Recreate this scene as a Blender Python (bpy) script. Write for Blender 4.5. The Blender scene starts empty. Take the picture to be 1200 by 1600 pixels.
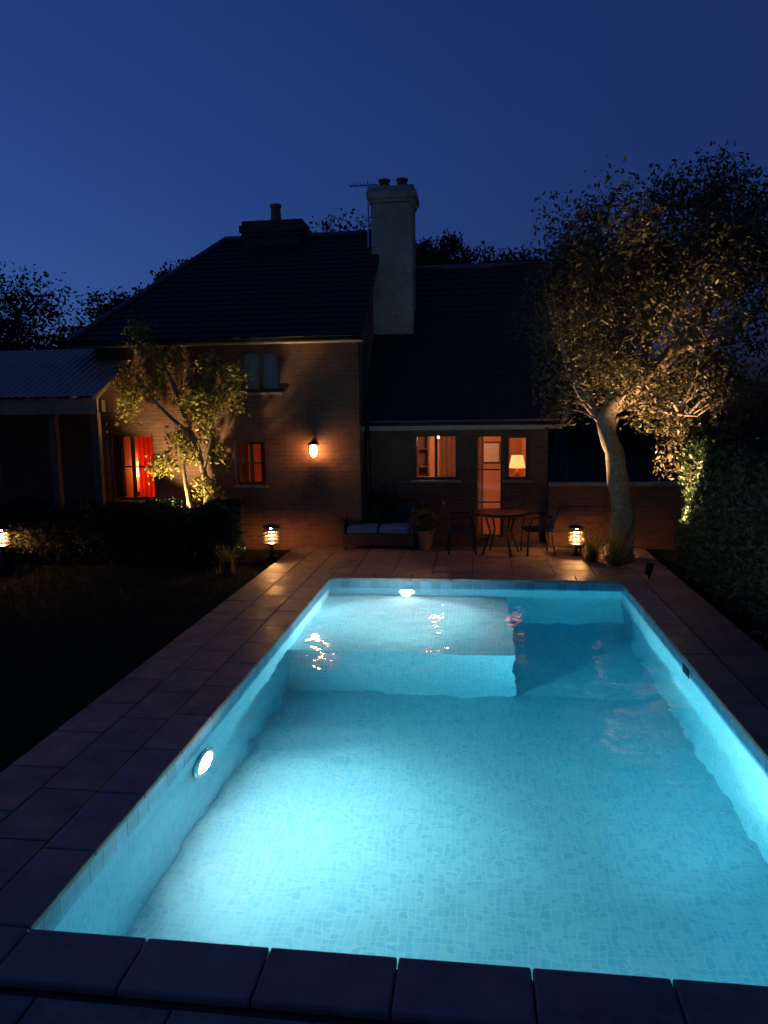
import bpy, math, random
import numpy as np
from mathutils import Vector, Matrix

random.seed(7)
RNG = np.random.default_rng(11)
R = math.radians
S = bpy.context.scene
C = S.collection

# ------------------------------------------------------------------ camera
FPX, YAW, PITCH, ROLL, EYE = 1155.0, R(7.14), R(7.89), R(.8), 2.5     # focal length in pixels of the 1200x1600 photo
cam_d = bpy.data.cameras.new('camera')
cam_d.sensor_fit = 'VERTICAL'; cam_d.sensor_height = 36.0
cam_d.lens = FPX / 1600.0 * 36.0
cam_d.clip_start = 0.05; cam_d.clip_end = 2000
cam = bpy.data.objects.new('camera', cam_d); C.objects.link(cam)
_fw = Vector((-math.sin(YAW)*math.cos(PITCH), math.cos(YAW)*math.cos(PITCH), -math.sin(PITCH)))
_r0 = Vector((math.cos(YAW), math.sin(YAW), 0)); _u0 = _r0.cross(_fw)
_rt = _r0*math.cos(ROLL) - _u0*math.sin(ROLL); _up = _u0*math.cos(ROLL) + _r0*math.sin(ROLL)
cam.matrix_world = Matrix.Translation((0, 0, EYE)) @ Matrix((_rt, _up, -_fw)).transposed().to_4x4()
S.camera = cam

# ------------------------------------------------------------------ dusk sky (the sun has set, left of the view)
W = bpy.data.worlds.new('World'); S.world = W; W.use_nodes = True
wn, wl = W.node_tree.nodes, W.node_tree.links
wn.clear()
sky = wn.new('ShaderNodeTexSky'); sky.sky_type = 'NISHITA'; sky.sun_disc = False
sky.sun_elevation = R(-4.0); sky.sun_rotation = R(-78)
sky.altitude = 50; sky.air_density = 1.0; sky.dust_density = 0.3; sky.ozone_density = 3.0
tint = wn.new('ShaderNodeMix'); tint.data_type = 'RGBA'; tint.blend_type = 'MULTIPLY'
tint.inputs['Factor'].default_value = 1.0
tint.inputs[7].default_value = (.26, .60, 1.25, 1)        # deep blue of the late dusk
bgn = wn.new('ShaderNodeBackground'); bgn.inputs['Strength'].default_value = 1.0
wo = wn.new('ShaderNodeOutputWorld')
gm = wn.new('ShaderNodeGamma'); gm.inputs[1].default_value = .6
wl.new(sky.outputs[0], gm.inputs[0]); wl.new(gm.outputs[0], tint.inputs[6]); wl.new(tint.outputs[2], bgn.inputs[0]); wl.new(bgn.outputs[0], wo.inputs[0])

S.view_settings.view_transform = 'Standard'
S.view_settings.look = 'None'
S.view_settings.exposure = 0.0
S.view_settings.gamma = 1.0
S.view_settings.use_curve_mapping = False
S.render.engine = 'CYCLES'
S.cycles.use_denoising = True
S.cycles.max_bounces = 8; S.cycles.diffuse_bounces = 3; S.cycles.glossy_bounces = 3
S.cycles.transmission_bounces = 8; S.cycles.transparent_max_bounces = 16; S.cycles.volume_bounces = 0
S.cycles.caustics_refractive = True; S.cycles.caustics_reflective = False
S.cycles.sample_clamp_indirect = 4.0
S.cycles.blur_glossy = 0.3

# ------------------------------------------------------------------ pixel helpers (a pixel gives a direction only)
def ray(x, y): return _fw*FPX + _rt*(x-600) + _up*(800-y)
def on_ground(x, y, z=0.0):
    d = ray(x, y); return Vector((0, 0, EYE)) + d*((z-EYE)/d.z)
def at_depth(x, y, Y):
    d = ray(x, y); return Vector((0, 0, EYE)) + d*(Y/d.y)

# ------------------------------------------------------------------ materials
class NT:
    def __init__(s, name):
        s.m = bpy.data.materials.new(name); s.m.use_nodes = True
        s.n = s.m.node_tree.nodes; s.l = s.m.node_tree.links
        s.b = s.n['Principled BSDF']; s.out = s.n['Material Output']
    def new(s, t, **k):
        n = s.n.new(t)
        for a, v in k.items(): setattr(n, a, v)
        return n
    def link(s, a, b): s.l.new(a, b)
    def coord(s, kind='Object', scale=(1, 1, 1)):
        t = s.new('ShaderNodeTexCoord'); m = s.new('ShaderNodeMapping')
        m.inputs['Scale'].default_value = scale
        s.link(t.outputs[kind], m.inputs[0]); return m.outputs[0]
    def noise(s, scale, detail=4, rough=.6, vec=None):
        n = s.new('ShaderNodeTexNoise'); n.inputs['Scale'].default_value = scale
        n.inputs['Detail'].default_value = detail; n.inputs['Roughness'].default_value = rough
        if vec is not None: s.link(vec, n.inputs['Vector'])
        return n.outputs['Fac']
    def ramp(s, fac, stops):
        r = s.new('ShaderNodeValToRGB'); e = r.color_ramp.elements
        while len(e) < len(stops): e.new(.5)
        for q, (p, c) in zip(e, stops):
            q.position = p; q.color = (*c, 1)
        s.link(fac, r.inputs[0]); return r.outputs[0]
    def mix(s, a, b, fac=.5, mode='MIX'):
        m = s.new('ShaderNodeMix', data_type='RGBA', blend_type=mode)
        for i, v in ((0, fac), (6, a), (7, b)):
            if hasattr(v, 'is_linked') or hasattr(v, 'links'): s.link(v, m.inputs[i])
            elif i == 0: m.inputs[0].default_value = v
            else: m.inputs[i].default_value = (*v, 1)
        return m.outputs[2]
    def bump(s, h, strength=.3, dist=.01):
        b = s.new('ShaderNodeBump'); b.inputs['Strength'].default_value = strength
        b.inputs['Distance'].default_value = dist
        s.link(h, b.inputs['Height']); s.link(b.outputs[0], s.b.inputs['Normal']); return b
    def color(s, v):
        if hasattr(v, 'links'): s.link(v, s.b.inputs['Base Color'])
        else: s.b.inputs['Base Color'].default_value = (*v, 1)
    def rough(s, v):
        if hasattr(v, 'links'): s.link(v, s.b.inputs['Roughness'])
        else: s.b.inputs['Roughness'].default_value = v

def plain(name, col, rough=.6, metal=0.0, var=.25, scale=9, bump=.15, spec=.5):
    t = NT(name); v = t.coord('Object')
    f = t.noise(scale, 6, .65, v)
    c0 = tuple(x*(1-var) for x in col); c1 = tuple(min(1, x*(1+var)) for x in col)
    t.color(t.ramp(f, [(.3, c0), (.7, c1)])); t.rough(rough)
    t.b.inputs['Metallic'].default_value = metal
    t.b.inputs['Specular IOR Level'].default_value = spec
    if bump: t.bump(t.noise(scale*6, 4, .6, v), bump, .004)
    return t.m

def pieces(name, col, rough=.6, var=.3, scale=7, bump=.3, stain=.5):
    """stone-like pieces: each object gets its own tone, plus mottling and stains"""
    t = NT(name); v = t.coord('Object')
    oi = t.new('ShaderNodeObjectInfo')
    base = t.ramp(oi.outputs['Random'], [(0, tuple(x*(1-var) for x in col)), (1, tuple(x*(1+var) for x in col))])
    gv = t.coord('Generated'); geo = t.new('ShaderNodeNewGeometry')
    m = t.ramp(t.noise(scale, 8, .7, geo.outputs['Position']), [(.25, (1-stain,)*3), (.65, (1.1,)*3)])
    big = t.ramp(t.noise(.9, 6, .75, geo.outputs['Position']), [(.32, (.55, .55, .58)), (.5, (.95, .95, .95)), (.72, (1.15, 1.12, 1.05))])
    t.color(t.mix(t.mix(base, m, 1.0, 'MULTIPLY'), big, 1.0, 'MULTIPLY'))
    rr = t.ramp(t.noise(3.1, 5, .6, geo.outputs['Position']), [(.35, (max(.3, rough-.2),)*3), (.55, (rough,)*3), (.8, (min(1, rough+.15),)*3)])
    t.rough(rr)
    t.bump(t.noise(16, 9, .75, geo.outputs['Position']), min(1, bump*1.6), .006)
    return t.m

def brick(name, c1, c2, mortar):
    t = NT(name); geo = t.new('ShaderNodeNewGeometry')
    sp = t.new('ShaderNodeSeparateXYZ'); t.link(geo.outputs['Position'], sp.inputs[0])
    ad = t.new('ShaderNodeMath', operation='ADD'); t.link(sp.outputs[0], ad.inputs[0]); t.link(sp.outputs[1], ad.inputs[1])
    cb = t.new('ShaderNodeCombineXYZ'); t.link(ad.outputs[0], cb.inputs[0]); t.link(sp.outputs[2], cb.inputs[1])
    b = t.new('ShaderNodeTexBrick'); t.link(cb.outputs[0], b.inputs['Vector'])
    b.inputs['Color1'].default_value = (*c1, 1); b.inputs['Color2'].default_value = (*c2, 1)
    b.inputs['Mortar'].default_value = (*mortar, 1)
    b.inputs['Scale'].default_value = 1.0; b.inputs['Mortar Size'].default_value = .006
    b.inputs['Brick Width'].default_value = .225; b.inputs['Row Height'].default_value = .075
    b.inputs['Bias'].default_value = -.1
    n = t.ramp(t.noise(2.3, 7, .7, geo.outputs['Position']), [(.3, (.6,)*3), (.7, (1.15,)*3)])
    t.color(t.mix(b.outputs['Color'], n, 1.0, 'MULTIPLY')); t.rough(.85)
    inv = t.new('ShaderNodeMath', operation='SUBTRACT'); inv.inputs[0].default_value = 1
    t.link(b.outputs['Fac'], inv.inputs[1]); t.bump(inv.outputs[0], .6, .008)
    return t.m

def leaf_mat(name, col, trans=.35, var=.45):
    t = NT(name); geo = t.new('ShaderNodeNewGeometry')
    r = geo.outputs['Random Per Island']
    c = t.ramp(r, [(0, tuple(x*(1-var) for x in col)), (.6, col), (1, (col[0]*(1+var)*1.1, col[1]*(1+var), col[2]*(1+var)))])
    t.color(c); t.rough(.5); t.b.inputs['Specular IOR Level'].default_value = .35
    tr = t.new('ShaderNodeBsdfTranslucent'); t.link(c, tr.inputs[0])
    mx = t.new('ShaderNodeMixShader'); mx.inputs[0].default_value = trans
    t.link(t.b.outputs[0], mx.inputs[1]); t.link(tr.outputs[0], mx.inputs[2]); t.link(mx.outputs[0], t.out.inputs[0])
    return t.m

def emit(name, col, strength):
    t = NT(name); t.b.inputs['Base Color'].default_value = (.8, .8, .8, 1)
    t.b.inputs['Emission Color'].default_value = (*col, 1); t.b.inputs['Emission Strength'].default_value = strength
    f = t.new('ShaderNodeTexNoise'); f.inputs['Scale'].default_value = 3
    t.rough(f.outputs['Fac'])
    return t.m

def pane_mat(name, refl=1.0, tintc=(1, 1, 1)):
    t = NT(name); t.n.remove(t.b)
    tr = t.new('ShaderNodeBsdfTransparent'); tr.inputs[0].default_value = (*tintc, 1)
    gl = t.new('ShaderNodeBsdfGlossy'); gl.inputs['Roughness'].default_value = .015
    nz = t.noise(1.3, 2, .5, t.coord('Object'))
    bp = t.new('ShaderNodeBump'); bp.inputs['Strength'].default_value = .03; t.link(nz, bp.inputs['Height'])
    t.link(bp.outputs[0], gl.inputs['Normal'])
    fr = t.new('ShaderNodeFresnel'); fr.inputs[0].default_value = 1.5
    mu = t.new('ShaderNodeMath', operation='MULTIPLY'); mu.inputs[1].default_value = refl*1.6; t.link(fr.outputs[0], mu.inputs[0])
    mx = t.new('ShaderNodeMixShader'); t.link(mu.outputs[0], mx.inputs[0])
    t.link(tr.outputs[0], mx.inputs[1]); t.link(gl.outputs[0], mx.inputs[2]); t.link(mx.outputs[0], t.out.inputs[0])
    return t.m

def cloth_mat(name, col, trans=.5):
    t = NT(name); v = t.coord('Object')
    c = t.ramp(t.noise(14, 4, .6, v), [(.3, tuple(x*.8 for x in col)), (.7, col)])
    t.color(c); t.rough(.9)
    tr = t.new('ShaderNodeBsdfTranslucent'); t.link(c, tr.inputs[0])
    mx = t.new('ShaderNodeMixShader'); mx.inputs[0].default_value = trans
    t.link(t.b.outputs[0], mx.inputs[1]); t.link(tr.outputs[0], mx.inputs[2]); t.link(mx.outputs[0], t.out.inputs[0])
    return t.m

M = {}
M['paver'] = pieces('paving_stone', (.33, .225, .15), .6, .16, 5, .35, .45)
M['coping'] = pieces('coping_stone', (.27, .215, .17), .5, .15, 6, .3, .35)
M['mortar'] = plain('mortar_bed', (.07, .065, .06), .95, 0, .3, 12, .4)
M['brick'] = brick('red_brick', (.17, .062, .036), (.11, .042, .028), (.14, .11, .09))
M['brick_pale'] = brick('chimney_brick', (.5, .36, .29), (.4, .28, .23), (.48, .38, .31))
M['slate'] = pieces('roof_slate', (.022, .022, .026), .62, .3, 4, .3, .4)
M['slate_one'] = plain('roof_slate_covering', (.016, .0135, .012), .75, 0, .4, 6, .3)
M['lead'] = plain('lead_flashing', (.12, .125, .14), .5, .6, .2, 8, .1)
M['metal_roof'] = plain('zinc_sheet', (.38, .27, .2), .5, .1, .2, 3, .1)
M['dark_metal'] = plain('black_painted_metal', (.018, .018, .02), .4, .6, .2, 20, .05)
M['steel'] = plain('brushed_steel', (.55, .56, .58), .28, 1, .1, 30, .05)
M['timber'] = plain('stained_timber', (.095, .05, .03), .65, 0, .35, 11, .25)
M['frame'] = plain('painted_window_frame', (.12, .07, .045), .5, 0, .15, 14, .08)
M['soffit'] = plain('painted_soffit', (.45, .32, .27), .7, 0, .15, 5, .08)
M['plaster'] = plain('interior_plaster', (.55, .3, .17), .9, 0, .08, 4, .05)
M['wood_floor'] = plain('interior_floor', (.2, .1, .05), .5, 0, .3, 8, .05)
M['glass'] = pane_mat('window_glass')
M['curtain'] = cloth_mat('tan_curtain', (.34, .18, .12), .4)
M['red_curtain'] = cloth_mat('red_curtain', (.75, .075, .02), .55)
M['blind'] = cloth_mat('white_blind', (.85, .82, .8), .15)
M['terracotta'] = plain('terracotta', (.4, .19, .11), .8, 0, .25, 8, .2)
M['rattan'] = plain('dark_rattan', (.03, .026, .028), .6, 0, .3, 60, .5)
M['cushion'] = plain('blue_cushion', (.07, .15, .32), .9, 0, .2, 40, .25)
M['soil'] = plain('garden_soil', (.03, .022, .015), .95, 0, .4, 8, .6)
M['bark'] = plain('tree_bark', (.2, .145, .1), .9, 0, .5, 16, .9)
M['leaf_dark'] = leaf_mat('dark_leaf', (.022, .036, .012), .25)
M['leaf_olive'] = leaf_mat('olive_leaf', (.1, .08, .036), .35)
M['leaf_hedge'] = leaf_mat('hedge_leaf', (.025, .045, .016), .2)
M['leaf_lime'] = leaf_mat('yellow_green_leaf', (.24, .21, .05), .4)
M['grass'] = leaf_mat('grass_blade', (.025, .04, .012), .25)
M['lens'] = emit('pool_lamp_lens', (1.0, .84, .80), 840)
M['lens_far'] = emit('far_pool_lamp_lens', (1.0, .9, .88), 1500)
M['lens_added'] = emit('added_lamp_lens', (1.0, 1.0, .97), 40)
M['warm_glow'] = emit('warm_lamp_glass', (1.0, .48, .15), 90)
M['path_glow'] = emit('path_lamp_glass', (1.0, .45, .14), 250)
M['cream_paint'] = plain('cream_paint', (.75, .66, .5), .6, 0, .08, 9, .05)
M['spot_glow'] = emit('spot_lamp_lens', (1.0, .62, .25), 12)
M['shade_glow'] = emit('lampshade_glow', (1.0, .2, .055), 3.4)
M['ceil_glow'] = emit('ceiling_lamp_glow', (1.0, .45, .22), 95)
M['red_glow'] = emit('red_lampshade_glow', (1.0, .22, .05), 30)

# lawn earth sheet
t = NT('lawn_ground'); v = t.coord('Object')
t.color(t.ramp(t.noise(1.7, 8, .7, v), [(.3, (.012, .017, .007)), (.7, (.03, .038, .014))])); t.rough(1.0)
t.b.inputs['Specular IOR Level'].default_value = .1
t.bump(t.noise(60, 6, .7, v), .8, .03); M['lawn'] = t.m

# pool lining: small square mosaic, pale blue
t = NT('pool_mosaic'); geo = t.new('ShaderNodeNewGeometry')
sp = t.new('ShaderNodeSeparateXYZ'); t.link(geo.outputs['Position'], sp.inputs[0])
nsp = t.new('ShaderNodeSeparateXYZ'); t.link(geo.outputs['Normal'], nsp.inputs[0])
ab = t.new('ShaderNodeMath', operation='ABSOLUTE'); t.link(nsp.outputs[2], ab.inputs[0])
gt = t.new('ShaderNodeMath', operation='GREATER_THAN'); gt.inputs[1].default_value = .5; t.link(ab.outputs[0], gt.inputs[0])
xy = t.new('ShaderNodeCombineXYZ'); t.link(sp.outputs[0], xy.inputs[0]); t.link(sp.outputs[1], xy.inputs[1])
sm = t.new('ShaderNodeMath', operation='ADD'); t.link(sp.outputs[0], sm.inputs[0]); t.link(sp.outputs[1], sm.inputs[1])
xz = t.new('ShaderNodeCombineXYZ'); t.link(sm.outputs[0], xz.inputs[0]); t.link(sp.outputs[2], xz.inputs[1])
mv = t.new('ShaderNodeMix', data_type='VECTOR'); t.link(gt.outputs[0], mv.inputs[0])
t.link(xz.outputs[0], mv.inputs[4]); t.link(xy.outputs[0], mv.inputs[5])
b = t.new('ShaderNodeTexBrick'); b.offset = 0; t.link(mv.outputs[1], b.inputs['Vector'])
b.inputs['Color1'].default_value = (.60, .77, .82, 1); b.inputs['Color2'].default_value = (.40, .63, .74, 1)
b.inputs['Mortar'].default_value = (.74, .79, .8, 1); b.inputs['Scale'].default_value = 1
b.inputs['Mortar Size'].default_value = .0045; b.inputs['Brick Width'].default_value = .05; b.inputs['Row Height'].default_value = .05
mott = t.ramp(t.noise(1.2, 5, .6, geo.outputs['Position']), [(.3, (.86,)*3), (.7, (1.0,)*3)])
t.color(t.mix(b.outputs['Color'], mott, 1.0, 'MULTIPLY')); t.rough(.45)
M['mosaic'] = t.m

# water: refracting surface with faint ripples, absorbing body
t = NT('pool_water'); t.n.remove(t.b); geo = t.new('ShaderNodeNewGeometry')
gl = t.new('ShaderNodeBsdfGlass'); gl.inputs['IOR'].default_value = 1.333; gl.inputs['Roughness'].default_value = 0.0
n1 = t.noise(1.6, 2, .5, geo.outputs['Position']); n2 = t.noise(6.5, 2, .5, geo.outputs['Position'])
ad = t.new('ShaderNodeMath', operation='MULTIPLY_ADD'); ad.inputs[1].default_value = .12; t.link(n2, ad.inputs[0]); t.link(n1, ad.inputs[2])
bp = t.new('ShaderNodeBump'); bp.inputs['Strength'].default_value = 1.0; bp.inputs['Distance'].default_value = .036
t.link(ad.outputs[0], bp.inputs['Height']); t.link(bp.outputs[0], gl.inputs['Normal'])
va = t.new('ShaderNodeVolumeAbsorption'); va.inputs['Color'].default_value = (.0, .84, .95, 1); va.inputs['Density'].default_value = .40
t.link(gl.outputs[0], t.out.inputs['Surface']); t.link(va.outputs[0], t.out.inputs['Volume'])
M['water'] = t.m

# ------------------------------------------------------------------ mesh helpers
class MB:
    def __init__(s): s.v = []; s.f = []
    def box(s, x0, x1, y0, y1, z0, z1):
        n = len(s.v)
        s.v += [(x0,y0,z0),(x1,y0,z0),(x1,y1,z0),(x0,y1,z0),(x0,y0,z1),(x1,y0,z1),(x1,y1,z1),(x0,y1,z1)]
        s.f += [tuple(n+i for i in q) for q in ((0,3,2,1),(4,5,6,7),(0,1,5,4),(1,2,6,5),(2,3,7,6),(3,0,4,7))]
        return s
    def quad(s, a, b, c, d):
        n = len(s.v); s.v += [tuple(a), tuple(b), tuple(c), tuple(d)]; s.f.append((n, n+1, n+2, n+3)); return s
    def tube(s, pts, rad, k=8, cap=True, lump=0):
        pts = [Vector(p) for p in pts]; n0 = len(s.v)
        if not hasattr(rad, '__len__'): rad = [rad]*len(pts)
        u = None
        for i, p in enumerate(pts):
            d = (pts[min(i+1, len(pts)-1)] - pts[max(i-1, 0)]).normalized()
            if u is None: u = d.orthogonal().normalized()
            u = (u - d*u.dot(d)).normalized(); w = d.cross(u)
            for j in range(k):
                a = 2*math.pi*j/k
                s.v.append(tuple(p + (u*math.cos(a) + w*math.sin(a))*rad[i]*(1+lump*random.uniform(-1, 1)+lump*.8*math.sin(a*3+i*.25))))
        for i in range(len(pts)-1):
            for j in range(k):
                a, b_ = n0+i*k+j, n0+i*k+(j+1) % k
                s.f.append((a, b_, b_+k, a+k))
        if cap:
            s.f.append(tuple(n0+j for j in reversed(range(k))))
            s.f.append(tuple(n0+(len(pts)-1)*k+j for j in range(k)))
        return s
    def lathe(s, prof, k=20, c=(0, 0, 0), axis='z'):
        n0 = len(s.v)
        for r, z in prof:
            for j in range(k):
                a = 2*math.pi*j/k
                p = (r*math.cos(a), r*math.sin(a), z)
                if axis == 'x': p = (p[2], p[0], p[1])
                if axis == 'y': p = (p[1], p[2], p[0])
                s.v.append((c[0]+p[0], c[1]+p[1], c[2]+p[2]))
        for i in range(len(prof)-1):
            for j in range(k):
                a, b_ = n0+i*k+j, n0+i*k+(j+1) % k
                s.f.append((a, b_, b_+k, a+k))
        s.f.append(tuple(n0+j for j in reversed(range(k))))
        s.f.append(tuple(n0+(len(prof)-1)*k+j for j in range(k)))
        return s
    def mesh(s, name, mat, smooth=False):
        me = bpy.data.meshes.new(name); me.from_pydata(s.v, [], s.f); me.update()
        if mat: me.materials.append(M[mat])
        if smooth: me.polygons.foreach_set('use_smooth', [True]*len(me.polygons))
        return me
    def build(s, name, mat, parent=None, bevel=0, smooth=False):
        o = link(name, s.mesh(name, mat, smooth), parent)
        if bevel:
            b = o.modifiers.new('bevel', 'BEVEL'); b.width = bevel; b.segments = 2; b.limit_method = 'ANGLE'
        return o

def link(name, me, parent=None):
    o = bpy.data.objects.new(name, me); C.objects.link(o)
    if parent: o.parent = parent
    return o
def tag(o, label, cat, group=None):
    o['label'] = label; o['category'] = cat
    if group: o['group'] = group
    return o
def thing(name, label, cat, loc=(0, 0, 0), rz=0, group=None):
    o = link(name, None); o.location = loc; o.rotation_euler = (0, 0, rz)
    return tag(o, label, cat, group)
def struct(o): o['kind'] = 'structure'; return o
def stuff(o): o['kind'] = 'stuff'; return o
def np_mesh(name, V, F, mat):
    me = bpy.data.meshes.new(name)
    nf, k = F.shape
    me.vertices.add(len(V)); me.vertices.foreach_set('co', V.astype(np.float32).ravel())
    me.loops.add(nf*k); me.loops.foreach_set('vertex_index', F.astype(np.int32).ravel())
    me.polygons.add(nf); me.polygons.foreach_set('loop_start', np.arange(0, nf*k, k, dtype=np.int32))
    me.update(calc_edges=True); me.validate()
    me.materials.append(M[mat]); return me
def leaves(name, cen, size, mat, parent=None, width=.5, droop=0.0):
    """many folded leaf faces at the given centres"""
    n = len(cen)
    d = RNG.normal(size=(n, 3)); d[:, 2] -= droop; d /= np.linalg.norm(d, axis=1)[:, None]
    a = RNG.normal(size=(n, 3)); w = np.cross(d, a); w /= np.linalg.norm(w, axis=1)[:, None]
    nn = np.cross(d, w)
    L = size*(.6+.8*RNG.random(n))[:, None]
    b0 = cen - d*L*.5; tip = cen + d*L*.5
    l = cen - w*L*width*.5 + nn*L*.12; r = cen + w*L*width*.5 + nn*L*.12
    V = np.stack([b0, l, tip, r], 1).reshape(-1, 3)
    i = np.arange(n)*4
    F = np.concatenate([np.stack([i, i+2, i+1], 1), np.stack([i, i+3, i+2], 1)])
    return link(name, np_mesh(name, V, F, mat), parent)
def clumps(n_clump, per, centre, radii, sigma, shell=.5, seed=0, flat=.8):
    g = np.random.default_rng(seed)
    d = g.normal(size=(n_clump, 3)); d /= np.linalg.norm(d, axis=1)[:, None]
    r = (shell + (1-shell)*g.random(n_clump)**.6)[:, None]
    c = np.array(centre) + d*r*np.array(radii)
    sg = sigma*(.6+.8*g.random(n_clump))
    p = c[:, None, :] + np.clip(g.normal(size=(n_clump, per, 3)), -1.7, 1.7)*sg[:, None, None]*np.array([1, 1, flat])
    return p.reshape(-1, 3), c

# ------------------------------------------------------------------ ground, pool and terrace
PX0, PX1, PY0, PY1 = -2.16, 2.07, 3.0, 10.6      # inner edges of the pool
WZ = -0.10                                         # water level
TX0, TX1, TY1 = -3.32, 2.95, 14.6                  # paved terrace

m = MB(); B = 400
xs = [-B, PX0-.1, PX1+.1, B]; ys = [-B, PY0-.1, PY1+.1, B]
for i in range(3):
    for j in range(3):
        if (i, j) != (1, 1):
            m.quad((xs[i], ys[j], -.06), (xs[i+1], ys[j], -.06), (xs[i+1], ys[j+1], -.06), (xs[i], ys[j+1], -.06))
struct(m.build('lawn', 'lawn'))

m = MB()
for (a, b_, c, d) in ((TX0, PX0-.12, -3, TY1), (PX1+.12, TX1, -3, TY1), (PX0-.12, PX1+.12, -3, PY0-.12), (PX0-.12, PX1+.12, PY1+.12, TY1)):
    m.box(a, b_, c, d, -.3, -.012)
terrace = struct(m.build('terrace', 'mortar'))
CW = .33
paver_cache = {}
def paver(x0, x1, y0, y1):
    g = .005
    w, l = round(x1-x0-2*g, 3), round(y1-y0-2*g, 3)
    key = (w, l)
    if key not in paver_cache:
        mb = MB().box(-w/2, w/2, -l/2, l/2, -.009, .004)
        n = len(mb.v); i = .004
        # chamfered upper edge
        mb.v += [(-w/2+i, -l/2+i, .009), (w/2-i, -l/2+i, .009), (w/2-i, l/2-i, .009), (-w/2+i, l/2-i, .009)]
        mb.f.remove((4, 5, 6, 7))
        mb.f += [(n, n+1, n+2, n+3), (4, 5, n+1, n), (5, 6, n+2, n+1), (6, 7, n+3, n+2), (7, 4, n, n+3)]
        paver_cache[key] = mb.mesh('paving_slab', 'paver')
    o = link('paving_slab', paver_cache[key], terrace)
    o.location = ((x0+x1)/2, (y0+y1)/2, random.uniform(-.0015, .0015))
    o.rotation_euler = (random.uniform(-.002, .002), random.uniform(-.002, .002), random.uniform(-.002, .002))
def field(x0, x1, y0, y1, nx, ny, stagger=True):
    dx, dy = (x1-x0)/nx, (y1-y0)/ny
    for i in range(nx):
        off = dy*.5 if (stagger and i % 2) else 0
        yy = y0
        cuts = [y0] + [y0+off+dy*k for k in range(0 if off else 1, ny)] + [y1]
        for a, b_ in zip(cuts, cuts[1:]): paver(x0+dx*i, x0+dx*(i+1), a, b_)
field(TX0, PX0-CW, .6, TY1-1.3, 2, 22)
field(PX1+CW, TX1, .6, TY1-1.3, 1, 22)
field(PX0-CW, PX1+CW, .6, PY0-CW, 8, 4)
field(PX0-CW, PX1+CW, PY1+CW, TY1-1.3, 8, 5)

# pool shell
D0, D1 = 1.15, 1.65                                  # depth at the near and far end
m = MB()
zf0, zf1 = WZ-D0, WZ-D1
ym = PY0 + 1.8
A0, A1 = (PX0, PY0), (PX1, PY0)
LX, LY, LZ = .45, 8.1, WZ-.45                       # shallow entry platform in the far left corner
fl = [(PY0, zf0), (ym, zf0-.06), (LY, zf1), (PY1, zf1)]
for (ya, za), (yb, zb) in zip(fl, fl[1:]):
    plat = ya == LY
    m.quad((LX if plat else PX0, ya, za), (PX1, ya, za), (PX1, yb, zb), (LX if plat else PX0, yb, zb))
    if not plat: m.quad((PX0, ya, za), (PX0, yb, zb), (PX0, yb, -.002), (PX0, ya, -.002))
    m.quad((PX1, yb, zb), (PX1, ya, za), (PX1, ya, -.002), (PX1, yb, -.002))
m.quad((PX0, LY, LZ), (PX0, PY1, LZ), (PX0, PY1, -.002), (PX0, LY, -.002))
m.quad((PX0, LY, zf1), (LX, LY, zf1), (LX, LY, LZ), (PX0, LY, LZ))
m.quad((LX, LY, zf1), (LX, PY1, zf1), (LX, PY1, LZ), (LX, LY, LZ))
m.quad((PX0, LY, LZ), (LX, LY, LZ), (LX, PY1, LZ), (PX0, PY1, LZ))
m.quad((PX0, PY1, LZ), (LX, PY1, LZ), (LX, PY1, -.002), (PX0, PY1, -.002))
m.quad((LX, PY1, zf1), (PX1, PY1, zf1), (PX1, PY1, -.002), (LX, PY1, -.002))
m.quad((PX1, PY0, zf0), (PX0, PY0, zf0), (PX0, PY0, -.002), (PX1, PY0, -.002))
pool = struct(m.build('pool_basin', 'mosaic'))
# coping stones, overhanging the wall by 3 cm
cop = {}
def coping(x0, x1, y0, y1):
    w, l = round(x1-x0-.006, 3), round(y1-y0-.006, 3)
    if (w, l) not in cop:
        cop[(w, l)] = MB().box(-w/2, w/2, -l/2, l/2, 0, .042).mesh('coping_stone', 'coping')
    o = link('coping_stone', cop[(w, l)], pool); o.location = ((x0+x1)/2, (y0+y1)/2, random.uniform(0, .0015))
    b = o.modifiers.new('bevel', 'BEVEL'); b.width = .012; b.segments = 2
ov = .03
ny, nx = 12, 7
L = (PY1-PY0-2*ov)/ny
for k in range(ny):
    y = PY0+ov+L*k
    coping(PX0-CW+ov, PX0+ov, y, y+L); coping(PX1-ov, PX1+CW-ov, y, y+L)
Wd = (PX1-PX0-2*ov)/nx
for k in range(nx):
    x = PX0+ov+Wd*k
    coping(x, x+Wd, PY0-CW+ov, PY0+ov); coping(x, x+Wd, PY1-ov, PY1+CW-ov)
for x in (PX0, PX1):
    for y in (PY0, PY1):
        xa, xb = (x-CW+ov, x+ov) if x < 0 else (x-ov, x+CW-ov)
        ya, yb = (y-CW+ov, y+ov) if y < 5 else (y-ov, y+CW-ov)
        coping(xa, xb, ya, yb)
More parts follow.
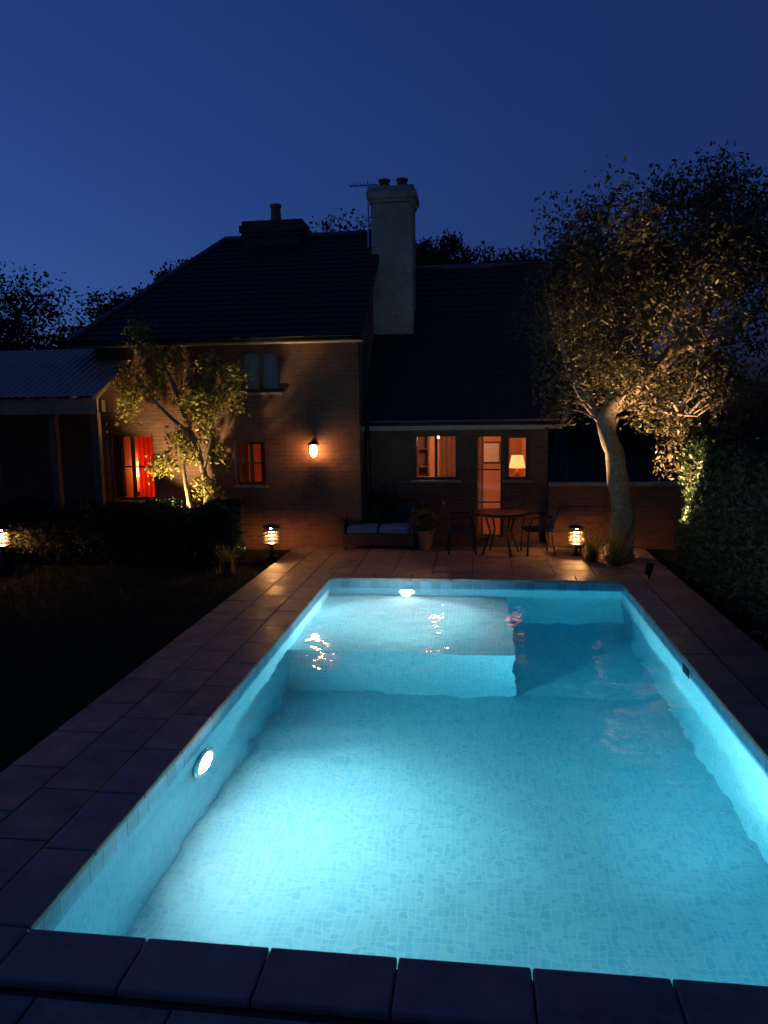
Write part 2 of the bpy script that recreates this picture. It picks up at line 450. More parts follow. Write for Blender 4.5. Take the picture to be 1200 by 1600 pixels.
# waterline tiles, drain and skimmer
M['tile'] = pieces('waterline_tile', (.2, .4, .52), .3, .25, 9, .05, .15)
tl = .152
tile_me = MB().box(-tl/2+.002, tl/2-.002, 0, .007, -.165, -.006).mesh('waterline_tile', 'tile')
def tile_row(a, b_, face):
    n = int(round((b_-a)/tl)); st = (b_-a)/n
    for k in range(n):
        u = a+st*(k+.5)
        o = link('waterline_tile', tile_me, pool)
        o.scale = (st/tl, 1, 1)
        o.location = {'l': (PX0, u, 0), 'r': (PX1, u, 0), 'f': (u, PY1, 0)}[face]
        o.rotation_euler = (0, 0, {'l': R(-90), 'r': R(90), 'f': R(180)}[face])
tile_row(PY0+.01, PY1-.01, 'l'); tile_row(PY0+.01, PY1-.01, 'r'); tile_row(PX0+.01, PX1-.01, 'f')
MB().box(PX1-.012, PX1-.001, 7.2, 7.42, WZ-.1, WZ+.05).build('skimmer_mouth', 'dark_metal', pool, bevel=.004)
# water body
m = MB().box(PX0-.012, PX1+.012, PY0-.012, PY1+.012, WZ-D1-.3, WZ)
struct(m.build('water', 'water'))

# underwater lamps
def pool_lamp(loc, face, label, lens, energy=0, cone=1, aim=(1, 0, 0), blend=.8):
    """face: 'x' looks along +X, '-y' looks along -Y"""
    rz = {'x': 0, 'y': R(90), '-y': R(-90), '-x': R(180)}[face]
    t = thing('pool_lamp', label, 'pool lamp', loc, rz, 'underwater lamps in the pool walls')
    MB().lathe([(.15, .0), (.15, .018), (.135, .026), (.112, .026), (.108, .012)], 28, axis='x').build('rim', 'steel', t, smooth=True)
    MB().lathe([(.104, .014), (.095, .024), (.07, .032), (.03, .036), (.004, .037)], 28, axis='x').build('lens', lens, t, smooth=True)
    if not energy: return t
    ld = bpy.data.lights.new('lamp_beam', 'SPOT'); ld.energy = energy; ld.color = (1.0, 1.0, .97)
    ld.spot_size = cone; ld.spot_blend = blend; ld.shadow_soft_size = .07
    lo = bpy.data.objects.new('lamp_beam', ld); C.objects.link(lo); lo.parent = t
    lo.location = (.16, 0, 0); lo.rotation_euler = Vector(aim).to_track_quat('-Z', 'Y').to_euler()
    return t
pool_lamp((PX0, 5.35, WZ-.38), 'x', 'round white lamp glowing under water in the left pool wall', 'lens').scale = (1.3, 1.3, 1.3)
pool_lamp((.9, PY0, WZ-.5), 'y', 'added unseen lamp under water in the near pool wall', 'lens_added', 780, R(66), (1, -.22, .13), 1.0)  # unseen lamp, added to light the right side of the pool evenly
pool_lamp((-1.0, PY1, WZ-.24), '-y', 'round white lamp glowing under water in the far pool wall', 'lens_far', 700, R(150), (1, 0, -.45), 1.0)

# ------------------------------------------------------------------ house
YA, YB = 13.2, 14.0                                # facade planes of the tall and the low block
house = thing('house', 'red brick house with dark slate roof, chimneys and lit windows behind the pool', 'house', (0, 0, 0))

def wall_mesh(mb, x0, x1, z0, z1, y, th, holes):
    xs = sorted({x0, x1} | {h[0] for h in holes} | {h[1] for h in holes})
    zs = sorted({z0, z1} | {h[2] for h in holes} | {h[3] for h in holes})
    for a, b_ in zip(xs, xs[1:]):
        for c, d in zip(zs, zs[1:]):
            mx, mz = (a+b_)/2, (c+d)/2
            if any(h[0] < mx < h[1] and h[2] < mz < h[3] for h in holes): continue
            mb.quad((a, y, c), (b_, y, c), (b_, y, d), (a, y, d))
            mb.quad((b_, y+th, c), (a, y+th, c), (a, y+th, d), (b_, y+th, d))
    for a, b_, c, d in holes:
        mb.quad((a, y, c), (a, y+th, c), (a, y+th, d), (a, y, d)); mb.quad((b_, y+th, c), (b_, y, c), (b_, y, d), (b_, y+th, d))
        mb.quad((a, y, d), (a, y+th, d), (b_, y+th, d), (b_, y, d)); mb.quad((a, y+th, c), (a, y, c), (b_, y, c), (b_, y+th, c))
    mb.quad((x0, y+th, z0), (x0, y, z0), (x0, y, z1), (x0, y+th, z1)); mb.quad((x1, y, z0), (x1, y+th, z0), (x1, y+th, z1), (x1, y, z1))

def rect_px(xa, ya, xb, yb, Y):
    p, q = at_depth(xa, ya, Y), at_depth(xb, yb, Y)
    return [p.x, q.x, q.z, p.z]                    # x0 x1 z0 z1

def window(h, Y, ncol=2, nrow=1, curtain=None, dx=.05, door=False, rec=.09):
    x0, x1, z0, z1 = h
    fw = .055
    mb = MB(); y0, y1 = Y+rec, Y+rec+.06
    mb.box(x0, x1, y0, y1, z1-fw, z1); mb.box(x0, x1, y0, y1, z0, z0+fw)
    mb.box(x0, x0+fw, y0, y1, z0+fw, z1-fw); mb.box(x1-fw, x1, y0, y1, z0+fw, z1-fw)
    cw = (x1-x0-2*fw)/ncol; rh = (z1-z0-2*fw)/nrow
    for i in range(1, ncol): mb.box(x0+fw+cw*i-.028, x0+fw+cw*i+.028, y0-.004, y1-.004, z0+fw, z1-fw)
    for j in range(1, nrow): mb.box(x0+fw, x1-fw, y0+.012, y1-.012, z0+fw+rh*j-.014, z0+fw+rh*j+.014)
    w = mb.build('door' if door else 'window', 'frame', house, bevel=.004)
    for i in range(ncol):
        for j in range(nrow):
            MB().quad((x0+fw+cw*i, y0+.03, z0+fw+rh*j), (x0+fw+cw*(i+1), y0+.03, z0+fw+rh*j),
                      (x0+fw+cw*(i+1), y0+.03, z0+fw+rh*(j+1)), (x0+fw+cw*i, y0+.03, z0+fw+rh*(j+1))).build('pane', 'glass', w)
    if door:
        MB().tube([(x0+.06, y0-.05, z0+.98), (x0+.06, y0-.05, z0+1.1)], .01, 8).build('handle', 'steel', w)
    else:
        MB().box(x0-.05, x1+.05, Y-.05, Y+rec, z0-.05, z0-.001).build('sill', 'coping', w, bevel=.006)
    if curtain:
        for (ca, cb, cm) in curtain:
            a, b_ = x0+(x1-x0)*ca, x0+(x1-x0)*cb
            n = max(8, int((b_-a)/.018)); mb = MB()
            pts = [(a+(b_-a)*k/n, Y+(.19 if cm == 'blind' else .3)+(.006 if cm == 'blind' else .022)*math.sin(k*1.25)+.01*math.sin(k*.47)) for k in range(n+1)]
            for (xa, ya), (xb, yb) in zip(pts, pts[1:]):
                mb.quad((xa, ya, z0-.25), (xb, yb, z0-.25), (xb, yb, z1+.05), (xa, ya, z1+.05))
            mb.build('curtain', cm, w, smooth=True)
    return w

def room(x0, x1, y0, y1, z0, z1):
    mb = MB()
    mb.quad((x0, y1, z0), (x1, y1, z0), (x1, y1, z1), (x0, y1, z1))
    mb.quad((x0, y0, z0), (x0, y1, z0), (x0, y1, z1), (x0, y0, z1)); mb.quad((x1, y1, z0), (x1, y0, z0), (x1, y0, z1), (x1, y1, z1))
    mb.quad((x0, y0, z1), (x0, y1, z1), (x1, y1, z1), (x1, y0, z1))
    o = mb.build('room_lining', 'plaster', house)
    MB().quad((x0, y0, z0), (x1, y0, z0), (x1, y1, z0), (x0, y1, z0)).build('room_floor', 'wood_floor', house)
    return o

EA, EB = 3.78, 2.46
ax0, ax1 = at_depth(160, 700, YA).x, at_depth(562, 700, YA).x
bx0, bx1 = ax1-.2, at_depth(856, 700, YB).x
# openings
red_w = rect_px(166, 678, 244, 782, YA)
up_w = rect_px(372, 548, 438, 612, YA)
mid_w = rect_px(366, 690, 416, 758, YA)
w1 = rect_px(646, 678, 716, 750, YB)
d2 = rect_px(742, 678, 786, 848, YB); d2[2] = .05
w2 = rect_px(790, 680, 826, 750, YB)
mb = MB(); wall_mesh(mb, ax0, ax1, -.1, EA, YA, .25, [red_w, up_w, mid_w])
mb.box(ax1-.25, ax1, YA+.25, YA+6.2, -.1, EA-.05); mb.box(ax0, ax0+.25, YA+.25, YA+6.2, -.1, EA-.05)
mb.box(ax0+.25, ax1-.25, YA+6, YA+6.2, -.1, EA-.05)
mb.build('wall', 'brick', house)
mb = MB(); wall_mesh(mb, ax1, bx1, -.1, EB, YB, .25, [w1, d2, w2])
mb.box(bx1-.25, bx1, YB+.25, YB+6.4, -.1, EB); mb.box(ax1, bx1-.25, YB+6.2, YB+6.4, -.1, EB)
# right gable triangle
yr = YB+3.2; zr = at_depth(760, 418, yr).z
mb.v += [(bx1, YB, EB), (bx1, YB+6.4, EB), (bx1, yr, zr-.1), (bx1-.25, YB, EB), (bx1-.25, YB+6.4, EB), (bx1-.25, yr, zr-.1)]
n = len(mb.v); mb.f += [(n-6, n-5, n-4), (n-1, n-2, n-3), (n-6, n-4, n-1, n-3), (n-5, n-2, n-1, n-4)]
mb.build('wall', 'brick', house)

window(red_w, YA, 2, 2, [(.5, 1.0, 'red_curtain'), (.0, .14, 'red_curtain')])
window(up_w, YA, 2, 1, [(0.0, 1.0, 'blind')])
window(mid_w, YA, 2, 2, [(0, .3, 'curtain'), (.7, 1, 'curtain')])
window(w1, YB, 2, 1, [(.56, 1.0, 'curtain'), (0, .1, 'curtain')])
window(d2, YB, 1, 3, [(0, .3, 'curtain')], door=True)
window(w2, YB, 1, 1, [(0, .2, 'curtain')])
room(ax0+.3, ax0+3.0, YA+.26, YA+3.2, 0.02, 2.5)
room(ax0+3.1, ax1-.3, YA+.26, YA+3.2, 0.02, 2.5)
room(ax1+.05, bx1-.3, YB+.26, YB+3.0, 0.02, 2.42)

# roofs: a deck board plus rows of lapped slates
def slates(name, corners, parent, step=.2, width=.28):
    """corners: eave left, eave right, ridge right, ridge left"""
    e0, e1, r1, r0 = [Vector(c) for c in corners]
    nrm = (e1-e0).cross(r0-e0).normalized()
    h = ((r0+r1)/2-(e0+e1)/2).length; rows = int(h/step); V = []; F = []
    for j in range(rows+1):
        t0 = j/rows; a, b_ = e0.lerp(r0, t0), e1.lerp(r1, t0)
        t1 = min(1.0, (j+1.35)/rows); a1, b1 = e0.lerp(r0, t1), e1.lerp(r1, t1)
        w = (b_-a).length
        if w < .05: continue
        n = max(1, round(w/width)); sh = .5 if j % 2 else 0
        for i in range(-1, n+1):
            s0, s1 = (i+sh)/n, (i+1+sh)/n
            s0, s1 = max(0, s0)+.002, min(1, s1)-.002
            if s1-s0 < .01: continue
            lift = .028+random.uniform(-.003, .004)
            p = [a.lerp(b_, s0)+nrm*lift, a.lerp(b_, s1)+nrm*(lift+random.uniform(-.003, .003)), a1.lerp(b1, s1)+nrm*.006, a1.lerp(b1, s0)+nrm*.006,
                 a.lerp(b_, s0)+nrm*(lift-.012), a.lerp(b_, s1)+nrm*(lift-.012)]
            k = len(V); V += [tuple(q) for q in p]; F += [(k, k+1, k+2, k+3), (k+4, k+5, k+1, k)]
    mb = MB(); mb.v = V; mb.f = F
    return stuff(mb.build('slate_covering', 'slate_one', parent))
def roof_from(planes, name='roof'):
    mb = MB()
    for c in planes:
        e0, e1, r1, r0 = [Vector(q) for q in c]
        mb.quad(e0, e1, r1, r0)
    o = mb.build(name, 'timber', house)
    so = o.modifiers.new('thickness', 'SOLIDIFY'); so.thickness = .1; so.offset = -1
    for c in planes: slates('slate_covering', c, o)
    return o
# tall block: ridge parallel to the facade, hipped on the left, gabled on the right
yra = YA+3.1
rl, rr = at_depth(352, 376, yra), at_depth(668, 372, yra)
zra = rl.z; oh = .32
ea = [(ax0-oh, YA-oh, EA), (rr.x, YA-oh, EA), (rr.x, yra, zra), (rl.x, yra, zra)]
eb = [(ax1+.12, YA+6.2+oh, EA), (ax0-oh, YA+6.2+oh, EA), (rl.x, yra, zra), (ax1+.12, yra, zra)]
ec = [(ax0-oh, YA+6.2+oh, EA), (ax0-oh, YA-oh, EA), (rl.x, yra, zra), (rl.x, yra, zra)]
ea[1] = (ax1+.12, YA-oh, EA)
ea[2] = (ax1+.12, yra, zra)
roof_a = roof_from([ea, eb, ec])
mb = MB(); mb.v = [(ax1-.02, YA, EA-.05), (ax1-.02, YA+6.2, EA-.05), (ax1-.02, yra, zra-.1), (ax1-.22, YA, EA-.05), (ax1-.22, YA+6.2, EA-.05), (ax1-.22, yra, zra-.1)]
mb.f = [(0, 1, 2), (5, 4, 3), (0, 2, 5, 3), (1, 4, 5, 2)]
mb.build('gable', 'brick', house)
mb = MB(); mb.tube([(rl.x, yra, zra+.02), (ax1+.12, yra, zra+.02)], .07, 8)
mb.tube([(rl.x, yra, zra+.02), (ax0-oh, YA-oh, EA+.04)], .06, 8)
mb.build('ridge_capping', 'lead', house, smooth=True)
# low block
eB = [(ax1, YB-.45, EB-.18), (bx1+.2, YB-.45, EB-.18), (bx1+.2, yr, zr), (ax1, yr, zr)]
eb2 = [(bx1+.2, YB+6.7, EB), (ax1, YB+6.7, EB), (ax1, yr, zr), (bx1+.2, yr, zr)]
roof_from([eB, eb2])
MB().tube([(ax1+.1, yr, zr+.02), (bx1+.2, yr, zr+.02)], .07, 8).build('ridge_capping', 'lead', house, smooth=True)
MB().box(ax1, bx1+.2, YB-.47, YB-.001, EB-.32, EB-.29).build('soffit', 'soffit', house)
MB().box(ax1, bx1+.2, YB-.5, YB-.475, EB-.34, EB-.16).build('fascia', 'soffit', house)
def gutter(x0, x1, y, z):
    mb = MB(); n = 8
    ps = [(y+.055*math.cos(math.pi+math.pi*k/n), z+.055*math.sin(math.pi+math.pi*k/n)) for k in range(n+1)]
    for (ya, za), (yb, zb) in zip(ps, ps[1:]): mb.quad((x0, ya, za), (x1, ya, za), (x1, yb, zb), (x0, yb, zb))
    o = mb.build('gutter', 'dark_metal', house, smooth=True)
    s = o.modifiers.new('thickness', 'SOLIDIFY'); s.thickness = .006
gutter(ax1, bx1+.2, YB-.56, EB-.2); gutter(ax0-oh, ax1+.12, YA-oh-.07, EA-.02)
MB().box(ax0-oh+.02, ax1+.1, YA-oh+.01, YA-.002, EA-.09, EA-.06).build('soffit', 'soffit', house)
MB().tube([(ax1+.1, YA+.3, EA-.1), (ax1+.1, YA+.3, 0)], .04, 10).build('downpipe', 'dark_metal', house)

# chimneys
def chimney(x0, x1, y0, y1, z0, z1, pots, mat='brick_pale'):
    mb = MB(); mb.box(x0, x1, y0, y1, z0, z1-.32)
    mb.box(x0-.04, x1+.04, y0-.04, y1+.04, z1-.32, z1-.24); mb.box(x0-.08, x1+.08, y0-.08, y1+.08, z1-.24, z1-.1)
    mb.box(x0-.03, x1+.03, y0-.03, y1+.03, z1-.1, z1)
    o = mb.build('chimney', mat, house, bevel=.008)
    for px_, hh in pots:
        MB().lathe([(.13, 0), (.12, .04), (.1, hh*.8), (.125, hh*.86), (.125, hh), (.09, hh), (.085, hh-.1)], 16,
                   ((x0*(1-px_)+x1*px_), (y0+y1)/2, z1)).build('chimney_pot', 'terracotta', o, smooth=True)
    return o
cyf = 15.45
cl, cr = at_depth(579, 300, cyf), at_depth(644, 300, cyf)
chimney(cl.x, cr.x, cyf, cyf+.75, 3.6, at_depth(610, 290, cyf).z, [(.28, .22), (.72, .22)])
c2 = yra-.35
p0, p1 = at_depth(380, 346, c2), at_depth(470, 346, c2)
chimney(p0.x, p1.x, c2, c2+.7, zra-.6, p0.z, [(.5, .4)], 'brick')
# aerial strapped to the chimney
aer = thing('aerial', 'thin metal television aerial fixed to the tall chimney', 'aerial', (cl.x-.1, cyf+.3, at_depth(565, 400, cyf).z))
h = at_depth(565, 276, cyf).z - aer.location.z
MB().tube([(0, 0, 0), (0, 0, h)], .018, 8).build('mast', 'steel', aer)
MB().tube([(-.38, 0, h-.08), (.22, 0, h-.08)], .012, 6).build('boom', 'steel', aer)
for k in range(8):
    MB().tube([(-.36+.075*k, -.2+.012*k, h-.08), (-.36+.075*k, .2-.012*k, h-.08)], .006, 5).build('rod', 'steel', aer)
MB().tube([(0, 0, .25), (.1, 0, .25)], .014, 6).build('bracket', 'steel', aer)

# verandah on the left
VY = 12.0
v_e = at_depth(100, 620, VY).z; v_b = at_depth(100, 546, YA+.6).z
vx0, vx1 = at_depth(-260, 700, VY).x, at_depth(166, 700, VY).x
ver = thing('verandah', 'timber verandah with low grey metal roof left of the brick house', 'verandah', (0, 0, 0))
mb = MB(); n = 160
for k in range(n):
    xa, xb = vx0+(vx1-vx0)*k/n, vx0+(vx1-vx0)*(k+1)/n
    za, zb = .012*math.sin(k*math.pi/2), .012*math.sin((k+1)*math.pi/2)
    mb.quad((xa, VY-.3, v_e+za), (xb, VY-.3, v_e+zb), (xb, YA+.6, v_b+zb), (xa, YA+.6, v_b+za))
mb.build('roof_sheet', 'metal_roof', ver, smooth=True)
MB().box(vx0, vx1, VY-.22, VY-.17, v_e-.3, v_e-.03).build('fascia', 'terracotta', ver, bevel=.004)
MB().box(vx0, vx1, VY-.06, VY+.06, v_e-.26, v_e-.06).build('beam', 'timber', ver)
for k in range(12):
    x = vx0+.2+(vx1-vx0-.4)*k/11
    mb = MB(); mb.v = [(x-.03, VY+.07, v_e-.1), (x+.03, VY+.07, v_e-.1), (x+.03, YA+.55, v_b-.12), (x-.03, YA+.55, v_b-.12),
                       (x-.03, VY+.07, v_e-.02), (x+.03, VY+.07, v_e-.02), (x+.03, YA+.55, v_b-.04), (x-.03, YA+.55, v_b-.04)]
    mb.f = [(0, 3, 2, 1), (4, 5, 6, 7), (0, 1, 5, 4), (1, 2, 6, 5), (2, 3, 7, 6), (3, 0, 4, 7)]
    mb.build('rafter', 'timber', ver)
for px_ in (-130, -10, 86, 152):
    x = at_depth(px_, 700, VY).x
    MB().box(x-.07, x+.07, VY-.055, VY+.055, -.06, v_e-.262).build('post', 'timber', ver, bevel=.006)
mb = MB(); wall_mesh(mb, vx0, ax0-.002, -.1, v_b, YA+.62, .2, [])
mb.build('back_wall', 'brick', ver)

# ------------------------------------------------------------------ lamps
def wall_lantern(loc, label):
    t = thing('wall_lantern', label, 'lantern', loc)
    MB().box(-.05, .05, -.012, -.001, -.12, .12).build('backplate', 'dark_metal', t, bevel=.004)
    MB().tube([(0, -.012, .08), (0, -.08, .16), (0, -.16, .17), (0, -.17, .13)], .012, 8).build('arm', 'dark_metal', t, smooth=True)
    mb = MB()
    for sx in (-1, 1):
        for sy in (-1, 1): mb.tube([(sx*.06, -.17+sy*.06, -.16), (sx*.075, -.17+sy*.075, .06)], .006, 6)
    mb.box(-.068, .068, -.238, -.102, -.175, -.16); mb.build('cage', 'dark_metal', t)
    MB().lathe([(.125, .06), (.115, .068), (.045, .125), (.02, .14), (.005, .145)], 4, (0, -.17, 0)).build('cap', 'dark_metal', t)
    MB().lathe([(.03, -.155), (.058, -.12), (.062, -.03), (.055, .03), (.02, .055)], 16, (0, -.17, 0)).build('glass', 'warm_glow', t, smooth=True)
    return t
p = at_depth(493, 699, YA)
wall_lantern((p.x, YA, p.z), 'black wall lantern glowing on the brick wall above the pool corner')

def bollard(loc, label, h=.62, glow='path_glow', r=.055):
    t = thing('path_lamp', label, 'path lamp', loc, 0, 'low path lamps in the garden')
    MB().lathe([(.1, -.06), (.1, .012), (.045, .02), (.032, .05), (.032, h-.2)], 16).build('post', 'dark_metal', t, smooth=True)
    MB().lathe([(.02, h-.19), (.044, h-.18), (.046, h+.02), (.02, h+.035)], 14).build('bulb', glow, t, smooth=True)
    for k in range(4):
        z = h-.16+.058*k
        MB().lathe([(r*.62, z+.02), (r, z-.012), (r, z-.004), (r*.62, z+.026), (r*.62, z+.02)], 20).build('louvre', 'cream_paint', t)
    mb = MB()
    for k in range(3):
        a = k*2.094+.5
        mb.tube([(r*.8*math.cos(a), r*.8*math.sin(a), h-.22), (r*.8*math.cos(a), r*.8*math.sin(a), h+.07)], .006, 6)
    mb.lathe([(.04, h-.24), (r*1.02, h-.222), (r*1.02, h-.205), (.03, h-.2)], 20); mb.build('guard', 'dark_metal', t)
    MB().lathe([(r*1.04, h+.062), (r*1.06, h+.075), (r*.6, h+.105), (.01, h+.115)], 20).build('cap', 'dark_metal', t)
    return t
g = on_ground(425, 870); bollard((g.x, g.y, 0), 'low path lamp glowing beside the hedge at the pool corner', .46, 'path_glow', .14)
g = on_ground(6, 884); bollard((g.x, g.y, 0), 'low path lamp glowing in front of the hedge below the verandah', .56, 'path_glow', .135)
g = on_ground(900, 868); bollard((g.x, g.y, 0), 'low path lamp glowing by the garden wall right of the house', .42, 'path_glow', .135)

def spot_fixture(loc, target, energy, cone, label, col=(1, .62, .28), blend=.6):
    t = thing('garden_spotlight', label, 'spotlight', loc, 0, 'garden spotlights')
    d = (Vector(target)-Vector(loc)-Vector((0, 0, .16))).normalized()
    q = d.to_track_quat('Z', 'Y')
    MB().tube([(0, 0, -.1), (0, 0, .14)], .012, 8).build('stake', 'dark_metal', t)
    o = MB().lathe([(.03, -.1), (.05, -.08), (.055, .06), (.062, .07), (.062, .085), (.052, .085), (.05, .06)], 16).build('housing', 'dark_metal', t, smooth=True)
    o.location = (0, 0, .16); o.rotation_euler = q.to_euler()
    l = MB().lathe([(.049, .062), (.02, .064), (.002, .0645)], 16).build('lens', 'spot_glow', t, smooth=True)
    l.location = (0, 0, .16); l.rotation_euler = q.to_euler()
    ld = bpy.data.lights.new('spotlight_beam', 'SPOT'); ld.energy = energy; ld.color = col
    ld.spot_size = cone; ld.spot_blend = blend; ld.shadow_soft_size = .04
    lo = bpy.data.objects.new('spotlight_beam', ld); C.objects.link(lo); lo.parent = t
    lo.location = Vector((0, 0, .16)) + d*.1; lo.rotation_euler = d.to_track_quat('-Z', 'Y').to_euler()
    return t

# lamps standing in the rooms
def table_lamp(loc, label, glow, s=1.0):
    t = thing('table_lamp', label, 'lamp', loc)
    MB().lathe([(.09, 0), (.09, .02), (.03, .05), (.06, .14), (.03, .26), (.012, .28), (.012, .34)], 16).build('stand', 'terracotta', t, smooth=True)
    MB().lathe([(.16*s, .3), (.11*s, .3+.24*s)], 20).build('shade', glow, t, smooth=True)
    MB().box(-.2, .2, -.2, .2, -.06, -.001).build('table_top', 'timber', t)
    for sx in (-1, 1):
        for sy in (-1, 1): MB().box(sx*.17-.02, sx*.17+.02, sy*.17-.02, sy*.17+.02, .02-loc[2], -.062).build('leg', 'timber', t)
    return t
def pendant(loc, label, glow, zc):
    t = thing('pendant_lamp', label, 'lamp', loc)
    MB().tube([(0, 0, zc-loc[2]), (0, 0, .1)], .006, 6).build('cord', 'dark_metal', t)
    MB().lathe([(.03, .1), (.12, .05), (.15, -.04), (.1, -.1), (.02, -.12)], 20).build('shade', glow, t, smooth=True)
    return t
p = at_depth(808, 735, YB+.9)
table_lamp((p.x, YB+.9, 1.02), 'orange table lamp glowing inside the small right window', 'shade_glow', 1.0)
pendant((at_depth(690, 700, YB+1.6).x, YB+1.6, 2.0), 'glowing ceiling pendant in the room behind the two-pane window', 'ceil_glow', 2.42)
p = at_depth(222, 735, YA+.9)
table_lamp((p.x, YA+.9, .95), 'red shaded lamp glowing behind the red curtain', 'red_glow', 1.2)
pendant((at_depth(420, 700, YA+2).x, YA+2, 2.1), 'dim pendant in the room behind the small middle window', 'shade_glow', 2.5)

def picture(x, y, z, w, h, label):
    t = thing('picture', label, 'picture', (x, y, z))
    MB().box(-w/2, w/2, -.03, -.002, -h/2, h/2).build('picture_frame', 'timber', t, bevel=.004)
    MB().box(-w/2+.04, w/2-.04, -.034, -.0305, -h/2+.04, h/2-.04).build('canvas', 'blind', t)
def bookcase(x, y, w, h, label):
    t = thing('bookcase', label, 'bookcase', (x, y, .02))
    MB().box(-w/2, w/2, .27, .29, 0, h).build('back', 'timber', t)
    for sx in (-1, 1): MB().box(sx*w/2-.015, sx*w/2+.015, 0, .268, 0, h).build('side', 'timber', t)
    for k in range(6): MB().box(-w/2+.016, w/2-.016, 0, .268, h*k/5-.022 if k else 0, h*k/5 if k else .022).build('shelf', 'timber', t)
picture(at_depth(768, 710, YB+2.9).x, YB+2.99, 1.5, .42, .5, 'small framed picture on the back wall seen through the glazed door')
bookcase(at_depth(652, 720, YB+2.7).x, YB+2.65, .5, 2.0, 'dark wooden bookcase seen through the two-pane window')
# ------------------------------------------------------------------ terrace furniture
def sofa(loc):
    t = thing('garden_sofa', 'dark rattan garden sofa with blue seat cushions against the house', 'sofa', loc)
    w = 1.3
    MB().box(-w/2, w/2, -.36, .34, .08, .3).build('base', 'rattan', t, bevel=.015)
    MB().box(-w/2, w/2, .26, .36, .302, .78).build('backrest', 'rattan', t, bevel=.02)
    for s in (-1, 1):
        MB().box(s*w/2-.06, s*w/2+.06, -.36, .255, .302, .56).build('armrest', 'rattan', t, bevel=.02)
        MB().box(s*.29-.275, s*.29+.275, -.37, .25, .304, .43).build('seat_cushion', 'cushion', t, bevel=.04)
        for y in (-.3, .28): MB().box(s*(w/2-.06)-.025, s*(w/2-.06)+.025, y-.025, y+.025, 0.009, .08).build('leg', 'dark_metal', t)
    return t
p = on_ground(596, 853); sofa((p.x, 13.25, 0))

def table(loc):
    t = thing('garden_table', 'dark round garden table in front of the glazed door', 'table', loc)
    MB().lathe([(.44, .7), (.46, .71), (.46, .735), (.45, .745)], 32).build('table_top', 'dark_metal', t)
    for k in range(4):
        a = k*math.pi/2+.5
        MB().tube([(.36*math.cos(a), .36*math.sin(a), .009), (.2*math.cos(a), .2*math.sin(a), .4), (.3*math.cos(a), .3*math.sin(a), .7)], .016, 8).build('leg', 'dark_metal', t, smooth=True)
    return t
def chair(loc, rz, label):
    t = thing('garden_chair', label, 'chair', loc, rz, 'chairs at the garden table')
    MB().box(-.24, .24, -.23, .23, .42, .46).build('seat', 'rattan', t, bevel=.015)
    mb = MB(); n = 6
    for i in range(n):
        z0, z1 = .47+.07*i, .47+.07*(i+1)
        mb.box(-.23, .23, .2+.02*i, .235+.02*i, z0, z1-.004)
    mb.build('backrest', 'rattan', t, bevel=.006)
    for sx in (-1, 1):
        MB().tube([(sx*.21, -.2, .42), (sx*.23, -.22, .009)], .016, 8).build('leg', 'dark_metal', t)
        MB().tube([(sx*.21, .2, .42), (sx*.23, .25, .009)], .016, 8).build('leg', 'dark_metal', t)
        MB().tube([(sx*.24, .2, .68), (sx*.26, -.15, .66), (sx*.24, -.2, .44)], .016, 8).build('armrest', 'dark_metal', t, smooth=True)
    return t
g = on_ground(782, 866); table((g.x, g.y, 0))
chair((g.x-.66, g.y+.1, 0), R(95), 'dark woven garden chair left of the round table')
chair((g.x+.62, g.y+.05, 0), R(-80), 'dark woven garden chair right of the round table')

def pot_plant(loc, label, h, r, n, mat, seed, leaf=.1):
    t = thing('potted_plant', label, 'potted plant', loc)
    MB().lathe([(r*.68, .009), (r*.95, h*.85), (r*1.08, h*.87), (r*1.08, h), (r*.92, h), (r*.9, h*.9)], 22).build('pot', 'terracotta', t, smooth=False)
    MB().lathe([(r*.9, h*.9), (.01, h*.92)], 16).build('soil', 'soil', t)
    g = np.random.default_rng(seed)
    c = g.normal(size=(n, 3))*np.array([r*.75, r*.75, r*.6]) + np.array([0, 0, h+r*1.0])
    c[:, 2] = np.maximum(c[:, 2], h*.95)
    leaves('foliage', c, leaf, mat, t)
    mb = MB()
    for k in range(6):
        a = k*1.05; mb.tube([(0, 0, h*.9), (r*.5*math.cos(a), r*.5*math.sin(a), h+r*1.2)], [.012, .004], 5)
    mb.build('stem', 'bark', t)
    return t
g = on_ground(664, 858); pot_plant((g.x, g.y, 0), 'small terracotta pot with leafy plant beneath the two-pane window', .36, .17, 260, 'leaf_olive', 3)
g = on_ground(596, 836); pot_plant((ax1+.4, 13.62, 0), 'dark leafy plant in a pot behind the garden sofa', .45, .22, 420, 'leaf_dark', 5, .14)

# ------------------------------------------------------------------ garden wall right of the house
gw = thing('garden_wall', 'low brick garden wall right of the house', 'wall', (0, 0, 0))
gx0, gx1 = bx1+.003, 5.2
mb = MB(); mb.box(gx0, gx1, 13.6, 13.82, -.1, 1.08); mb.build('wall', 'brick', gw)
n = 13
for k in range(n):
    a = gx0+(gx1-gx0)*k/n; b_ = gx0+(gx1-gx0)*(k+1)/n
    MB().box(a+.004, b_-.004, 13.56, 13.86, 1.082, 1.14).build('cap_stone', 'coping', gw, bevel=.008)

